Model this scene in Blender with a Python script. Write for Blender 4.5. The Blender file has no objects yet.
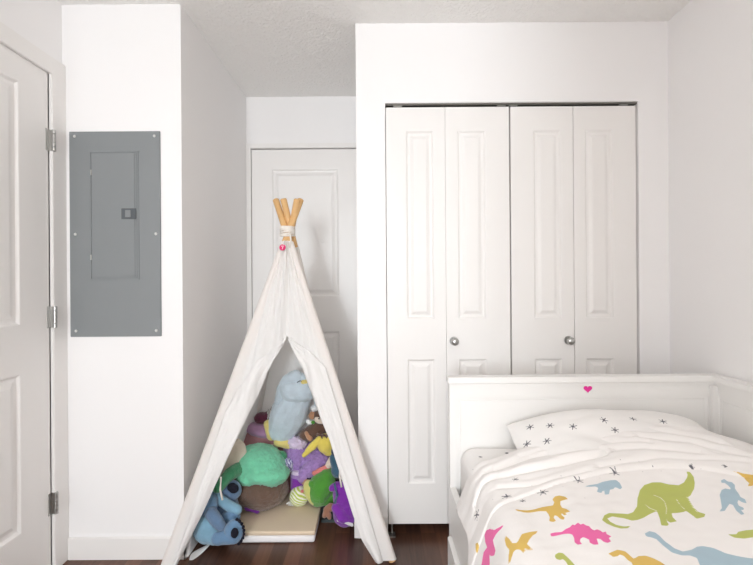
import bpy, bmesh, math, random
import numpy as np
from mathutils import Vector, Matrix, noise
from mathutils.bvhtree import BVHTree

random.seed(7)
scene = bpy.context.scene
col = scene.collection
R = math.radians

# ------------------------------------------------------------------ camera
CX, CY, F, CZ, ROLL = 376.5, 282.5, 440.0, 1.197, R(0.4)
cd = bpy.data.cameras.new('camera')
cd.sensor_width = 36.0
cd.lens = F / 753.0 * 36.0
cd.clip_start = 0.02
cam = bpy.data.objects.new('camera', cd)
cam.location = (0, 0, CZ)
cam.rotation_euler = (R(90), ROLL, 0)
col.objects.link(cam)
scene.camera = cam

# ------------------------------------------------------------------ world, window light, exposure
world = bpy.data.worlds.new('world')
scene.world = world
world.use_nodes = True
world.node_tree.nodes['Background'].inputs[0].default_value = (0.85, 0.92, 1.0, 1)
world.node_tree.nodes['Background'].inputs[1].default_value = 1.0

def area(name, loc, rot, sx, sy, watts, colour, spread=180):
    d = bpy.data.lights.new(name, 'AREA')
    d.shape = 'RECTANGLE'
    d.size, d.size_y, d.energy, d.color = sx, sy, watts, colour
    d.spread = R(spread)
    o = bpy.data.objects.new(name, d)
    o.location, o.rotation_euler = loc, rot
    col.objects.link(o)
    return o

area('window_daylight', (-0.75, -3.12, 1.3), (R(90), 0, 0), 0.6, 1.2, 98, (0.91, 0.965, 1.0))
ld = bpy.data.lights.new('fill_light', 'POINT')  # unseen warm fill, added to lift the room's shadows; no fixture here
ld.energy, ld.shadow_soft_size, ld.color = 23, 0.3, (1.0, 0.96, 0.92)
lo = bpy.data.objects.new('fill_light', ld)
lo.location = (-0.05, -0.2, 1.6)
col.objects.link(lo)
scene.cycles.diffuse_bounces = 8

vs = scene.view_settings
vs.view_transform = 'Standard'
vs.look = 'None'
vs.gamma = 1
vs.use_curve_mapping = False
vs.exposure = 0.02

# ------------------------------------------------------------------ helpers
def P(u, v, D):
    """a photo pixel at depth D -> a point of the room"""
    a, b = u - CX, v - CY
    c, s = math.cos(ROLL), math.sin(ROLL)
    return Vector(((a * c - b * s) * D / F, D, CZ - (a * s + b * c) * D / F))

def ray(u, v):
    return (P(u, v, 1.0) - Vector((0, 0, CZ))).normalized()

def lin(c):
    return tuple(((x / 255) / 12.92 if x / 255 <= 0.04045 else ((x / 255 + 0.055) / 1.055) ** 2.4) for x in c) + (1,)

def nodes_of(m):
    m.use_nodes = True
    nt = m.node_tree
    return nt, nt.nodes, nt.links, nt.nodes['Principled BSDF']

def mat(name, rgb, rough=0.6, metal=0.0, bump=0.0, bscale=200.0, var=0.0, vscale=4.0, coat=0.0, sheen=0.0):
    m = bpy.data.materials.new(name)
    nt, N, L, b = nodes_of(m)
    b.inputs['Base Color'].default_value = lin(rgb)
    b.inputs['Roughness'].default_value = rough
    b.inputs['Metallic'].default_value = metal
    if sheen:
        b.inputs['Sheen Weight'].default_value = sheen
        b.inputs['Sheen Roughness'].default_value = 0.6
    tc = N.new('ShaderNodeTexCoord')
    if var:
        n = N.new('ShaderNodeTexNoise')
        n.inputs['Scale'].default_value = vscale
        n.inputs['Detail'].default_value = 4
        L.new(tc.outputs['Object'], n.inputs['Vector'])
        mx = N.new('ShaderNodeMix')
        mx.data_type = 'RGBA'
        c = lin(rgb)
        mx.inputs[6].default_value = tuple(x * (1 - var) for x in c[:3]) + (1,)
        mx.inputs[7].default_value = tuple(min(1, x * (1 + var)) for x in c[:3]) + (1,)
        L.new(n.outputs['Fac'], mx.inputs[0])
        L.new(mx.outputs[2], b.inputs['Base Color'])
    if bump:
        n2 = N.new('ShaderNodeTexNoise')
        n2.inputs['Scale'].default_value = bscale
        n2.inputs['Detail'].default_value = 3
        L.new(tc.outputs['Object'], n2.inputs['Vector'])
        bp = N.new('ShaderNodeBump')
        bp.inputs['Strength'].default_value = bump
        bp.inputs['Distance'].default_value = 0.004
        L.new(n2.outputs['Fac'], bp.inputs['Height'])
        L.new(bp.outputs['Normal'], b.inputs['Normal'])
    return m

def tag(o, label=None, cat=None, group=None, kind=None):
    if label: o['label'] = label
    if cat: o['category'] = cat
    if group: o['group'] = group
    if kind: o['kind'] = kind
    return o

def empty(name, loc=(0, 0, 0)):
    o = bpy.data.objects.new(name, None)
    o.empty_display_size = 0.05
    o.location = loc
    col.objects.link(o)
    return o

def link(name, me, material, parent=None):
    """one mesh object; geometry is given in room coordinates"""
    o = bpy.data.objects.new(name, me)
    if material is not None:
        for m in (material if isinstance(material, (list, tuple)) else [material]):
            me.materials.append(m)
    col.objects.link(o)
    if parent is not None:
        o.parent = parent
        if parent.type == 'EMPTY':
            o.matrix_parent_inverse = Matrix.Translation(-parent.location)
    return o

class MB:
    def __init__(self):
        self.bm = bmesh.new()
    def box(self, a, b, bevel=0.0):
        r = bmesh.ops.create_cube(self.bm, size=1.0)
        vs_ = r['verts']
        a, b = Vector(a), Vector(b)
        for v in vs_:
            v.co = Vector((a[i] + (b[i] - a[i]) * (v.co[i] + 0.5) for i in range(3)))
        if bevel:
            es = {e for v in vs_ for e in v.link_edges}
            bmesh.ops.bevel(self.bm, geom=list(es), offset=bevel, segments=2, affect='EDGES')
        return self
    def cyl(self, p, q, r1, r2=None, seg=20):
        p, q = Vector(p), Vector(q)
        r2 = r1 if r2 is None else r2
        d = q - p
        res = bmesh.ops.create_cone(self.bm, cap_ends=True, segments=seg, radius1=r1, radius2=r2, depth=d.length)
        M = Matrix.Translation((p + q) / 2) @ d.to_track_quat('Z', 'Y').to_matrix().to_4x4()
        bmesh.ops.transform(self.bm, matrix=M, verts=res['verts'])
        return self
    def ell(self, c, r, rot=0.0, sub=3):
        """ellipsoid; rot turns it in the x-z plane"""
        res = bmesh.ops.create_icosphere(self.bm, subdivisions=sub, radius=1.0)
        M = Matrix.Translation(c) @ Matrix.Rotation(rot, 4, 'Y') @ Matrix.Diagonal((r[0], r[1], r[2], 1))
        bmesh.ops.transform(self.bm, matrix=M, verts=res['verts'])
        return self
    def tube(self, pts, rad, seg=10):
        pts = [Vector(p) for p in pts]
        rings = []
        for i, p in enumerate(pts):
            t = (pts[min(i + 1, len(pts) - 1)] - pts[max(i - 1, 0)]).normalized()
            a = t.cross(Vector((0.13, 0.2, 1))).normalized()
            b = t.cross(a)
            rr = rad(i / (len(pts) - 1)) if callable(rad) else rad
            rings.append([self.bm.verts.new(p + (a * math.cos(k * 2 * math.pi / seg) + b * math.sin(k * 2 * math.pi / seg)) * rr) for k in range(seg)])
        for i in range(len(rings) - 1):
            for k in range(seg):
                self.bm.faces.new((rings[i][k], rings[i][(k + 1) % seg], rings[i + 1][(k + 1) % seg], rings[i + 1][k]))
        self.bm.faces.new(rings[0][::-1])
        self.bm.faces.new(rings[-1])
        return self
    def grid(self, rows, closed=False):
        vv = [[self.bm.verts.new(p) for p in r] for r in rows]
        for i in range(len(vv) - 1):
            n = len(vv[i])
            for k in range(n if closed else n - 1):
                self.bm.faces.new((vv[i][k], vv[i][(k + 1) % n], vv[i + 1][(k + 1) % n], vv[i + 1][k]))
        return self
    def prism(self, pts, extr):
        a = [self.bm.verts.new(p) for p in pts]
        b = [self.bm.verts.new(Vector(p) + Vector(extr)) for p in pts]
        n = len(a)
        self.bm.faces.new(a)
        self.bm.faces.new(b[::-1])
        for i in range(n):
            self.bm.faces.new((a[i], b[i], b[(i + 1) % n], a[(i + 1) % n]))
        return self
    def build(self, name, material, parent=None, smooth=False, fix=True):
        if fix:
            bmesh.ops.recalc_face_normals(self.bm, faces=self.bm.faces[:])
        me = bpy.data.meshes.new(name)
        self.bm.to_mesh(me)
        self.bm.free()
        if smooth:
            for p in me.polygons: p.use_smooth = True
        return link(name, me, material, parent)

def struct(name, mb, m, parent=None):
    o = mb.build(name, m, parent)
    if parent is None:
        o['kind'] = 'structure'
    return o

def smooth_by_angle(o, deg=35):
    me = o.data
    for p in me.polygons: p.use_smooth = True
    me.set_sharp_from_angle(angle=R(deg))

# ------------------------------------------------------------------ materials
WALL = mat('wall_paint', (240, 239, 239), 0.65, bump=0.06, bscale=180)
TRIM = mat('trim_paint', (236, 234, 232), 0.4)
DOORM = mat('door_paint', (236, 234, 232), 0.38, bump=0.03, bscale=90)
BEDW = mat('bed_lacquer', (236, 235, 233), 0.35)
STEEL = mat('brushed_steel', (190, 190, 188), 0.3, 1.0)
TRACK = mat('track_metal', (120, 118, 112), 0.4, 0.8)
ZINC = mat('zinc_screw', (214, 214, 212), 0.4)
DARK = mat('dark_interior', (70, 64, 60), 0.9)
PANELG = mat('grey_enamel', (131, 135, 137), 0.42, bump=0.05, bscale=500)
PANELD = mat('dark_latch_plastic', (84, 89, 93), 0.4)
WOOD = mat('pale_pine', (214, 172, 118), 0.55, var=0.15, vscale=25)

# popcorn ceiling
CEIL = bpy.data.materials.new('popcorn_ceiling')
nt, N, L, b = nodes_of(CEIL)
b.inputs['Base Color'].default_value = lin((238, 237, 235))
b.inputs['Roughness'].default_value = 0.95
tc = N.new('ShaderNodeTexCoord')
n1 = N.new('ShaderNodeTexNoise'); n1.inputs['Scale'].default_value = 48; n1.inputs['Detail'].default_value = 5; n1.inputs['Roughness'].default_value = 0.7
L.new(tc.outputs['Object'], n1.inputs['Vector'])
bp = N.new('ShaderNodeBump'); bp.inputs['Strength'].default_value = 0.35; bp.inputs['Distance'].default_value = 0.01
L.new(n1.outputs['Fac'], bp.inputs['Height']); L.new(bp.outputs['Normal'], b.inputs['Normal'])

# dark laminate floor
FLOOR = bpy.data.materials.new('dark_walnut_laminate')
nt, N, L, b = nodes_of(FLOOR)
tc = N.new('ShaderNodeTexCoord')
mp = N.new('ShaderNodeMapping'); mp.inputs['Rotation'].default_value = (0, 0, R(90))
L.new(tc.outputs['Object'], mp.inputs['Vector'])
br = N.new('ShaderNodeTexBrick')
br.inputs['Scale'].default_value = 1.0
br.inputs['Brick Width'].default_value = 0.42
br.inputs['Row Height'].default_value = 0.068
br.inputs['Mortar Size'].default_value = 0.0012
br.inputs['Color1'].default_value = (0, 0, 0, 1); br.inputs['Color2'].default_value = (1, 1, 1, 1); br.inputs['Mortar'].default_value = (0.2, 0.2, 0.2, 1)
br.offset = 0.37
L.new(mp.outputs[0], br.inputs['Vector'])
mg = N.new('ShaderNodeMapping'); mg.inputs['Scale'].default_value = (60, 3, 1)
L.new(tc.outputs['Object'], mg.inputs['Vector'])
ng = N.new('ShaderNodeTexNoise'); ng.inputs['Scale'].default_value = 1.5; ng.inputs['Detail'].default_value = 6
L.new(mg.outputs[0], ng.inputs['Vector'])
mth = N.new('ShaderNodeMath'); mth.operation = 'MULTIPLY_ADD'; mth.inputs[1].default_value = 0.55
L.new(br.outputs['Color'], mth.inputs[0])
mth2 = N.new('ShaderNodeMath'); mth2.operation = 'MULTIPLY'; mth2.inputs[1].default_value = 0.6
L.new(ng.outputs['Fac'], mth2.inputs[0]); L.new(mth2.outputs[0], mth.inputs[2])
cr = N.new('ShaderNodeValToRGB')
cr.color_ramp.elements[0].position = 0.1; cr.color_ramp.elements[0].color = lin((46, 29, 23))
cr.color_ramp.elements[1].position = 0.95; cr.color_ramp.elements[1].color = lin((124, 86, 68))
L.new(mth.outputs[0], cr.inputs[0]); L.new(cr.outputs[0], b.inputs['Base Color'])
b.inputs['Roughness'].default_value = 0.32

def cloth(name, rgb, transl=0.0, bump=0.15, bscale=700, var=0.0):
    m = mat(name, rgb, 0.9, bump=bump, bscale=bscale, var=var, vscale=6, sheen=0.1)
    if transl:
        nt, N, L, b = nodes_of(m)
        tr = N.new('ShaderNodeBsdfTranslucent'); tr.inputs['Color'].default_value = lin(rgb)
        mx = N.new('ShaderNodeMixShader'); mx.inputs[0].default_value = transl
        L.new(b.outputs[0], mx.inputs[1]); L.new(tr.outputs[0], mx.inputs[2])
        L.new(mx.outputs[0], N['Material Output'].inputs['Surface'])
    return m
CANVAS = cloth('cotton_canvas', (250, 249, 248), 0.3, bump=0.2, bscale=500)
ROPE = cloth('cotton_rope', (236, 230, 222), bump=0.4, bscale=300)
PINK = mat('magenta_sticker', (228, 40, 150), 0.4)
BADGE = mat('crimson_badge', (214, 28, 104), 0.4)
WHITE = mat('white_print', (250, 250, 250), 0.5)

# ------------------------------------------------------------------ room shell
H = 2.42
XL, XR = -1.365, 1.381
YP, YC, YA, YB = 1.92, 2.075, 2.885, -3.2
XA, XA2 = -0.847, -0.091
T = 0.1
struct('floor', MB().box((XL - T, YB - T, -0.1), (XR + T, YA + T, 0)), FLOOR)
cl = MB().box((XL - T, YB - T, H), (XR + T, YA + T, H + 0.1))
# the sprayed popcorn coat, real lumps over the part of the ceiling near the far walls
cl.grid([[(x, y, H - 0.0005 - 0.0042 * max(0.0, 0.15 + noise.noise((x * 105, y * 105, 0.5)) * 0.8)) for x in np.arange(XL - 0.02, XR + 0.02, 0.0058)] for y in np.arange(1.6, YA + 0.02, 0.0058)])
struct('ceiling', cl, CEIL)
struct('wall_right', MB().box((XR, YB, 0), (XR + T, YA, H)), WALL)
DY0, DY1, DZ = 1.06, 1.834, 2.075
struct('wall_left', MB().box((XL - T, YB, 0), (XL, DY0, H)).box((XL - T, DY0, DZ + 0.005), (XL, DY1, H)).box((XL - T, DY1, 0), (XL, YP, H)).box((XL - T, DY0, 0), (XL - 0.05, DY1, DZ + 0.005)), WALL)
struct('wall_front_left', MB().box((XL - T, YP, 0), (XA, YP + 0.04, H)), WALL)
struct('wall_alcove_left', MB().box((XA - 0.06, YP + 0.04, 0), (XA, YA, H)), WALL)
AX0, AX1, AZ = -0.815, -0.115, 2.074
struct('wall_alcove_back', MB().box((XA - 0.06, YA, AZ + 0.006), (XA2 + T, YA + T, H)).box((XA - 0.06, YA, 0), (AX0 - 0.006, YA + T, AZ + 0.006)).box((AX1 + 0.006, YA, 0), (XA2 + T, YA + T, AZ + 0.006)).box((AX0 - 0.006, YA + 0.06, 0), (AX1 + 0.006, YA + T, AZ + 0.006)), WALL)
OX0, OX1, OZ = 0.0462, 1.240, 2.043
struct('wall_front', MB().box((XA2, YC, 0), (OX0, YC + T, H)).box((OX0, YC, OZ), (OX1, YC + T, H)).box((OX1, YC, 0), (XR, YC + T, H)), WALL)
struct('wall_alcove_right', MB().box((XA2, YC + T, 0), (XA2 + 0.06, YA, H)), WALL)
struct('wall_closet_back', MB().box((XA2 + 0.06, YA - 0.1, 0), (XR, YA, H)), WALL)
WX0, WX1, WZ0, WZ1 = -1.1, -0.4, 0.66, 1.94
struct('wall_back', MB().box((XL - T, YB - T, 0), (WX0, YB, H)).box((WX1, YB - T, 0), (XR + T, YB, H)).box((WX0, YB - T, 0), (WX1, YB, WZ0)).box((WX0, YB - T, WZ1), (WX1, YB, H)), WALL)
wf = MB()
for a, b_ in (((WX0, WZ0), (WX0 + 0.05, WZ1)), ((WX1 - 0.05, WZ0), (WX1, WZ1)), ((WX0, WZ0), (WX1, WZ0 + 0.05)), ((WX0, WZ1 - 0.05), (WX1, WZ1))):
    wf.box((a[0], YB - 0.07, a[1]), (b_[0], YB - 0.02, b_[1]))
struct('window_1', wf, TRIM)

# unseen partition behind the camera, added with an opening that shapes the daylight beam
struct('beam_partition', MB().box((XL - T, -0.7, 0), (-1.15, -0.6, H)).box((-0.03, -0.7, 0), (XR + T, -0.6, H)).box((-1.15, -0.7, 2.3), (-0.03, -0.6, H)), WALL)
# baseboards
struct('baseboard_front_left', MB().box((XL + 0.016, YP - 0.012, 0), (XA + 0.012, YP, 0.097), 0.003), TRIM)
struct('baseboard_alcove_left', MB().box((XA, YP - 0.012, 0), (XA + 0.012, YA - 0.02, 0.097), 0.003), TRIM)
struct('baseboard_front', MB().box((XA2 - 0.012, YC - 0.012, 0), (OX0 - 0.004, YC, 0.097), 0.003), TRIM)
struct('baseboard_right', MB().box((XR - 0.012, YB, 0), (XR, YC, 0.097), 0.003), TRIM)
struct('baseboard_left', MB().box((XL, YB, 0), (XL + 0.012, DY0 - 0.075, 0.097), 0.003), TRIM)

# ------------------------------------------------------------------ panelled doors
def slab(w, h, t, panels, prof, place):
    """front face (local y=0, facing -y) with moulded panels; place(x,y,z) -> room"""
    bm = bmesh.new()
    xs = sorted({0, w} | {p[0] for p in panels} | {p[2] for p in panels})
    zs = sorted({0, h} | {p[1] for p in panels} | {p[3] for p in panels})
    def q(*pts):
        bm.faces.new([bm.verts.new(place(*p)) for p in pts])
    for i in range(len(xs) - 1):
        for k in range(len(zs) - 1):
            x0, x1, z0, z1 = xs[i], xs[i + 1], zs[k], zs[k + 1]
            if any(p[0] <= x0 and x1 <= p[2] and p[1] <= z0 and z1 <= p[3] for p in panels):
                continue
            q((x0, 0, z0), (x1, 0, z0), (x1, 0, z1), (x0, 0, z1))
    for (x0, z0, x1, z1) in panels:
        last = None
        for (ins, dep) in prof:
            r = [(x0 + ins, dep, z0 + ins), (x1 - ins, dep, z0 + ins), (x1 - ins, dep, z1 - ins), (x0 + ins, dep, z1 - ins)]
            if last:
                for e in range(4):
                    q(last[e], last[(e + 1) % 4], r[(e + 1) % 4], r[e])
            last = r
        q(*last)
    q((0, t, 0), (0, t, h), (w, t, h), (w, t, 0))
    q((0, 0, 0), (0, 0, h), (0, t, h), (0, t, 0))
    q((w, 0, 0), (w, t, 0), (w, t, h), (w, 0, h))
    q((0, 0, h), (w, 0, h), (w, t, h), (0, t, h))
    q((0, 0, 0), (0, t, 0), (w, t, 0), (w, 0, 0))
    bmesh.ops.remove_doubles(bm, verts=bm.verts[:], dist=1e-5)
    o = MB(); o.bm.free(); o.bm = bm
    return o

PROF = [(0, 0), (0.004, 0.001), (0.012, 0.009), (0.02, 0.010), (0.028, 0.009), (0.045, 0.002), (0.048, 0.0015)]
# door on the left wall
d1 = slab(DY1 - DY0 - 0.006, DZ - 0.012, 0.036, [(0.15, 0.235, 0.62, 0.845), (0.15, 1.03, 0.62, 1.965)], PROF, lambda x, y, z: Vector((XL - y + 0.002, DY0 + 0.003 + x, 0.012 + z))).build('door_1', DOORM)
d1['kind'] = 'structure'
for z in (0.285, 1.062, 1.80):
    hz = MB()
    for k in range(5):
        hz.cyl((XL + 0.021, DY1 + 0.005, z - 0.045 + k * 0.018 + 0.001), (XL + 0.021, DY1 + 0.005, z - 0.045 + (k + 1) * 0.018 - 0.001), 0.0075, seg=14)
    hz.box((XL + 0.0015, DY1 - 0.016, z - 0.045), (XL + 0.005, DY1 + 0.001, z + 0.045)).box((XL + 0.004, DY1 + 0.001, z - 0.044), (XL + 0.02, DY1 + 0.0035, z + 0.044))
    hz.box((XL + 0.015, DY1 + 0.007, z - 0.045), (XL + 0.0185, DY1 + 0.017, z + 0.045))
    hz.build('hinge', STEEL, d1, True).data.set_sharp_from_angle(angle=R(40))
tr = MB().box((XL, DY1 + 0.004, 0), (XL + 0.016, YP, 2.15), 0.002).box((XL, DY0 - 0.07, DZ + 0.004), (XL + 0.0155, DY1 + 0.01, 2.149), 0.002).box((XL, DY0 - 0.07, 0), (XL + 0.016, DY0 - 0.002, 2.15), 0.002)
tr.box((XL - 0.049, DY1 - 0.002, 0), (XL, DY1 + 0.006, DZ + 0.004)).box((XL - 0.049, DY0 - 0.006, 0), (XL, DY0 + 0.001, DZ + 0.004)).box((XL - 0.049, DY0, DZ - 0.002), (XL, DY1, DZ + 0.006))
struct('trim_1', tr, TRIM)

# alcove door
d2 = slab(AX1 - AX0, AZ - 0.012, 0.036, [(0.13, 0.235, AX1 - AX0 - 0.13, 0.868), (0.13, 1.095, AX1 - AX0 - 0.13, 1.935)], PROF, lambda x, y, z: Vector((AX0 + x, YA + 0.004 + y, 0.012 + z))).build('door_2', DOORM)
d2['kind'] = 'structure'
struct('trim_2', MB().box((AX0 - 0.033, YA - 0.013, 0), (AX0 - 0.0015, YA, AZ + 0.036), 0.003).box((AX1 + 0.004, YA - 0.013, 0), (XA2 - 0.001, YA, AZ + 0.036), 0.003).box((AX0 - 0.033, YA - 0.0135, AZ + 0.006), (XA2 - 0.001, YA, AZ + 0.036), 0.003), TRIM)

# bifold closet doors
YD = 2.086
SC = F / YD
def pxX(u): return (u - CX) / SC
LZ0, LZ1 = 0.052, 2.026
CPROF = [(0, 0), (0.003, 0.001), (0.01, 0.008), (0.016, 0.0085), (0.022, 0.008), (0.036, 0.001), (0.039, 0.0005)]
ZU0, ZU1, ZLo0, ZLo1 = 1.197 - 37 / SC, 1.197 + 151.5 / SC, 1.197 - 201.5 / SC, 1.197 - 77 / SC
leaves = [(pxX(a_), pxX(b_), c_, d_) for a_, b_, c_, d_ in ((386.9, 445.9, 406.5, 434.5), (446.2, 510, 458, 486.5), (511.6, 573.8, 534, 562), (574.4, 636.6, 585.5, 613.5))]
for n, pair in enumerate((leaves[:2], leaves[2:])):
    root = empty('door_%d' % (3 + n), (pair[0][0], YD, LZ0))
    root['kind'] = 'structure'
    for j, (x0, x1, pu0, pu1) in enumerate(pair):
        pans = [(pxX(pu0) - x0, zz0 - LZ0, pxX(pu1) - x0, zz1 - LZ0) for zz0, zz1 in ((ZLo0, ZLo1), (ZU0, ZU1))]
        lf = slab(x1 - x0, LZ1 - LZ0, 0.03, pans, CPROF, lambda x, y, z: Vector((x0 + x, YD + y, LZ0 + z))).build('door_leaf', DOORM, root)
        if (n, j) in ((0, 1), (1, 0)):
            u = 453.5 if n == 0 else 568
            c = Vector((pxX(u), YD, CZ - 59 / SC))
            k = MB().cyl(c, c + Vector((0, -0.004, 0)), 0.021, seg=24).cyl(c + Vector((0, -0.004, 0)), c + Vector((0, -0.022, 0)), 0.008, 0.01)
            k.ell(c + Vector((0, -0.03, 0)), (0.0185, 0.012, 0.0185))
            smooth_by_angle(k.build('knob', STEEL, lf), 40)
tk = MB().box((OX0 + 0.001, YD - 0.002, 2.035), (OX1 - 0.001, YD + 0.03, OZ - 0.0005))
struct('trim_3', tk, TRACK)
pin = MB()
for x in (OX0 + 0.06, 0.60, 0.655, OX1 - 0.06):
    pin.box((x - 0.02, YD + 0.004, 2.0305), (x + 0.02, YD + 0.022, 2.035)) .cyl((x, YD + 0.014, 2.029), (x, YD + 0.014, 2.036), 0.005)
struct('trim_4', pin, STEEL)
struct('trim_5', MB().box((OX0, YD - 0.02, 0), (OX0 + 0.035, YD + 0.02, 0.004)).cyl((OX0 + 0.02, YD + 0.012, 0.003), (OX0 + 0.02, YD + 0.012, 0.046), 0.005), STEEL)

# ------------------------------------------------------------------ electrical panel
ep = empty('electrical_panel', P(116, 336, YP))
tag(ep, 'grey steel electrical breaker panel set flush in the white wall beside the door', 'electrical panel')
def EP(u, v, dy=0.0):
    p = P(u, v, YP); p.y = YP - dy; return p
def ebox(mb, u0, v0, u1, v1, d0, d1, bev=0.0):
    um, vm = (u0 + u1) / 2, (v0 + v1) / 2
    c = EP(um, vm)
    hw, hh = (u1 - u0) / 2 * YP / F, (v1 - v0) / 2 * YP / F
    return mb.box((c.x - hw, YP - d1, c.z - hh), (c.x + hw, YP - d0, c.z + hh), bev)
ebox(MB(), 70.5, 131.7, 161.3, 336.5, 0.0, 0.006, 0.002).build('cover_plate', PANELG, ep)
rim = MB()
for a in ((91.5, 151.5, 139.8, 152.6), (91.5, 278.6, 139.8, 279.8), (91.5, 151.5, 92.3, 279.8), (139, 151.5, 139.8, 279.8)):
    ebox(rim, *a, 0.006, 0.0085)
rim.build('door_rim', PANELG, ep)
dr = ebox(MB(), 93, 153.2, 138, 278, 0.006, 0.0085, 0.001)
dr = ebox(dr, 93.6, 154, 136.2, 276.8, 0.008, 0.011, 0.002).build('panel_door', PANELG, ep)
lt = ebox(MB(), 123, 208.8, 137.6, 219.5, 0.0105, 0.0135, 0.001).build('latch', PANELD, dr)
ebox(MB(), 127, 210.6, 132.5, 217.7, 0.0132, 0.016, 0.001).build('latch_button', PANELG, lt)
for v in (173, 257.5):
    ebox(MB(), 92.0, v - 2.6, 93.4, v + 2.6, 0.0085, 0.012).build('hinge_tab', STEEL, dr)
for (u, v) in ((75.5, 136.7), (155, 136.3), (76.2, 234.4), (156.5, 234), (77, 330.8), (157, 330.4)):
    c = EP(u, v)
    s_ = MB().cyl(c + Vector((0, -0.006, 0)), c + Vector((0, -0.0085, 0)), 0.0065, 0.005, 16)
    s_.build('screw', ZINC, ep, True)

# ------------------------------------------------------------------ bed
bed = empty('bed', (0.82, 0.75, 0))
tag(bed, 'white wooden single daybed with panelled headboard against the right wall', 'bed')
BX0, BX1, BH = 0.287, 1.374, 0.783
HB0, HB1 = 1.75, 1.782          # headboard front and back
fr = 0.0
hb = slab(BX1 - BX0, BH - 0.0, HB1 - HB0, [(0.03, 0.25, BX1 - BX0 - 0.055, BH - 0.045)], [(0, 0), (0.001, 0.004), (0.012, 0.004), (0.013, 0.006), (0.015, 0.004)], lambda x, y, z: Vector((BX0 + x, HB0 + y, z)))
hbo = hb.build('headboard', BEDW, bed)
cp = MB().box((BX0 - 0.008, HB0 - 0.016, BH + 0.012), (BX1, HB1 + 0.006, BH + 0.036), 0.003).box((BX0 - 0.001, HB0 - 0.007, BH - 0.003), (BX1, HB1, BH + 0.013), 0.003)
cp.build('headboard_cap', BEDW, hbo)
# heart sticker
hc = P(588, 389, HB0 - 0.002)
pts = []
for k in range(40):
    t = 2 * math.pi * k / 40
    hx = 16 * math.sin(t) ** 3
    hz_ = 13 * math.cos(t) - 5 * math.cos(2 * t) - 2 * math.cos(3 * t) - math.cos(4 * t)
    pts.append(Vector((hc.x + hx * 0.00105, HB0 + 0.0025, hc.z + hz_ * 0.00095)))
o = MB().prism(pts, (0, -0.004, 0)).build('heart_sticker', PINK, hbo)
o['label'] = 'magenta heart sticker'
# long back along the wall
BK = 1.34
bk = slab(HB0 - (-0.25), BH, BX1 - BK, [(0.022, 0.25, 1.94, BH - 0.045)], [(0, 0), (0.001, 0.004), (0.012, 0.004), (0.013, 0.006), (0.015, 0.004)], lambda x, y, z: Vector((BK + y, HB0 - x, z)))
bko = bk.build('back_panel', BEDW, bed)
MB().box((BK - 0.016, -0.25, BH + 0.012), (BX1 + 0.004, HB0 - 0.012, BH + 0.036), 0.003).box((BK - 0.007, -0.25, BH - 0.003), (BX1, HB0 - 0.004, BH + 0.013), 0.003).build('back_cap', BEDW, bko)
MB().box((BK - 0.02, HB0 - 0.02, 0.2), (BK + 0.002, HB0 + 0.001, BH - 0.001), 0.002).build('corner_post', BEDW, bed)
MB().box((BX0, -0.25, 0.20), (BX0 + 0.024, HB0, 0.382), 0.003).build('side_rail', BEDW, bed)
MB().box((BX0 + 0.024, -0.25, 0.27), (BK, HB0, 0.325)).build('slat_base', BEDW, bed)
for y0, y1 in ((0.76, 1.735), (-0.23, 0.75)):
    dw = MB().box((BX0 - 0.014, y0, 0.03), (BX0 + 0.006, y1, 0.196), 0.003).box((BX0 + 0.006, y0 + 0.02, 0.04), (1.1, y1 - 0.02, 0.18)).build('drawer', BEDW, bed)
    for f in (0.25, 0.75):
        c = Vector((BX0 - 0.014, y0 + (y1 - y0) * f, 0.115))
        MB().cyl(c, c + Vector((-0.012, 0, 0)), 0.007).ell(c + Vector((-0.018, 0, 0)), (0.01, 0.015, 0.015)).build('knob', BEDW, dw, True)

# --- printed fabrics: signed distances to the printed outlines are stored on fine meshes
def sdf_poly(pts, poly):
    poly = np.asarray(poly, float)
    a, b_ = poly, np.roll(poly, -1, 0)
    d2 = np.full(len(pts), 1e9)
    inside = np.zeros(len(pts), bool)
    for p, q in zip(a, b_):
        e = q - p
        w = pts - p
        t = np.clip((w @ e) / max(e @ e, 1e-12), 0, 1)
        dd = w - t[:, None] * e
        d2 = np.minimum(d2, (dd ** 2).sum(1))
        c = (p[1] > pts[:, 1]) != (q[1] > pts[:, 1])
        if abs(e[1]) > 1e-12:
            inside ^= c & (pts[:, 0] < e[0] * (pts[:, 1] - p[1]) / e[1] + p[0])
    return np.where(inside, -1, 1) * np.sqrt(d2)

def sdf_star(pts, c, r, ang, w):
    d = np.full(len(pts), 1e9)
    for k in range(3):
        a = ang + k * math.pi / 3
        v = np.array((math.cos(a), math.sin(a))) * r
        q = pts - np.asarray(c)
        t = np.clip((q @ v) / (r * r), -1, 1)
        d = np.minimum(d, np.sqrt(((q - t[:, None] * v) ** 2).sum(1)))
    return d - w

def printed(name, base, inks):
    m = cloth(name, base, bump=0.12, bscale=260)
    nt, N, L, b = nodes_of(m)
    prev = None
    for att, rgb in inks:
        a = N.new('ShaderNodeAttribute'); a.attribute_name = att
        mr = N.new('ShaderNodeMapRange')
        mr.inputs['From Min'].default_value = 0.0006; mr.inputs['From Max'].default_value = -0.0006
        L.new(a.outputs['Fac'], mr.inputs['Value'])
        mx = N.new('ShaderNodeMix'); mx.data_type = 'RGBA'
        if prev is None: mx.inputs[6].default_value = lin(base)
        else: L.new(prev, mx.inputs[6])
        mx.inputs[7].default_value = lin(rgb)
        L.new(mr.outputs[0], mx.inputs[0])
        prev = mx.outputs[2]
    L.new(prev, b.inputs['Base Color'])
    return m

def set_attr(me, name, arr):
    a = me.attributes.new(name, 'FLOAT', 'POINT')
    a.data.foreach_set('value', np.asarray(arr, np.float32))

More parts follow.
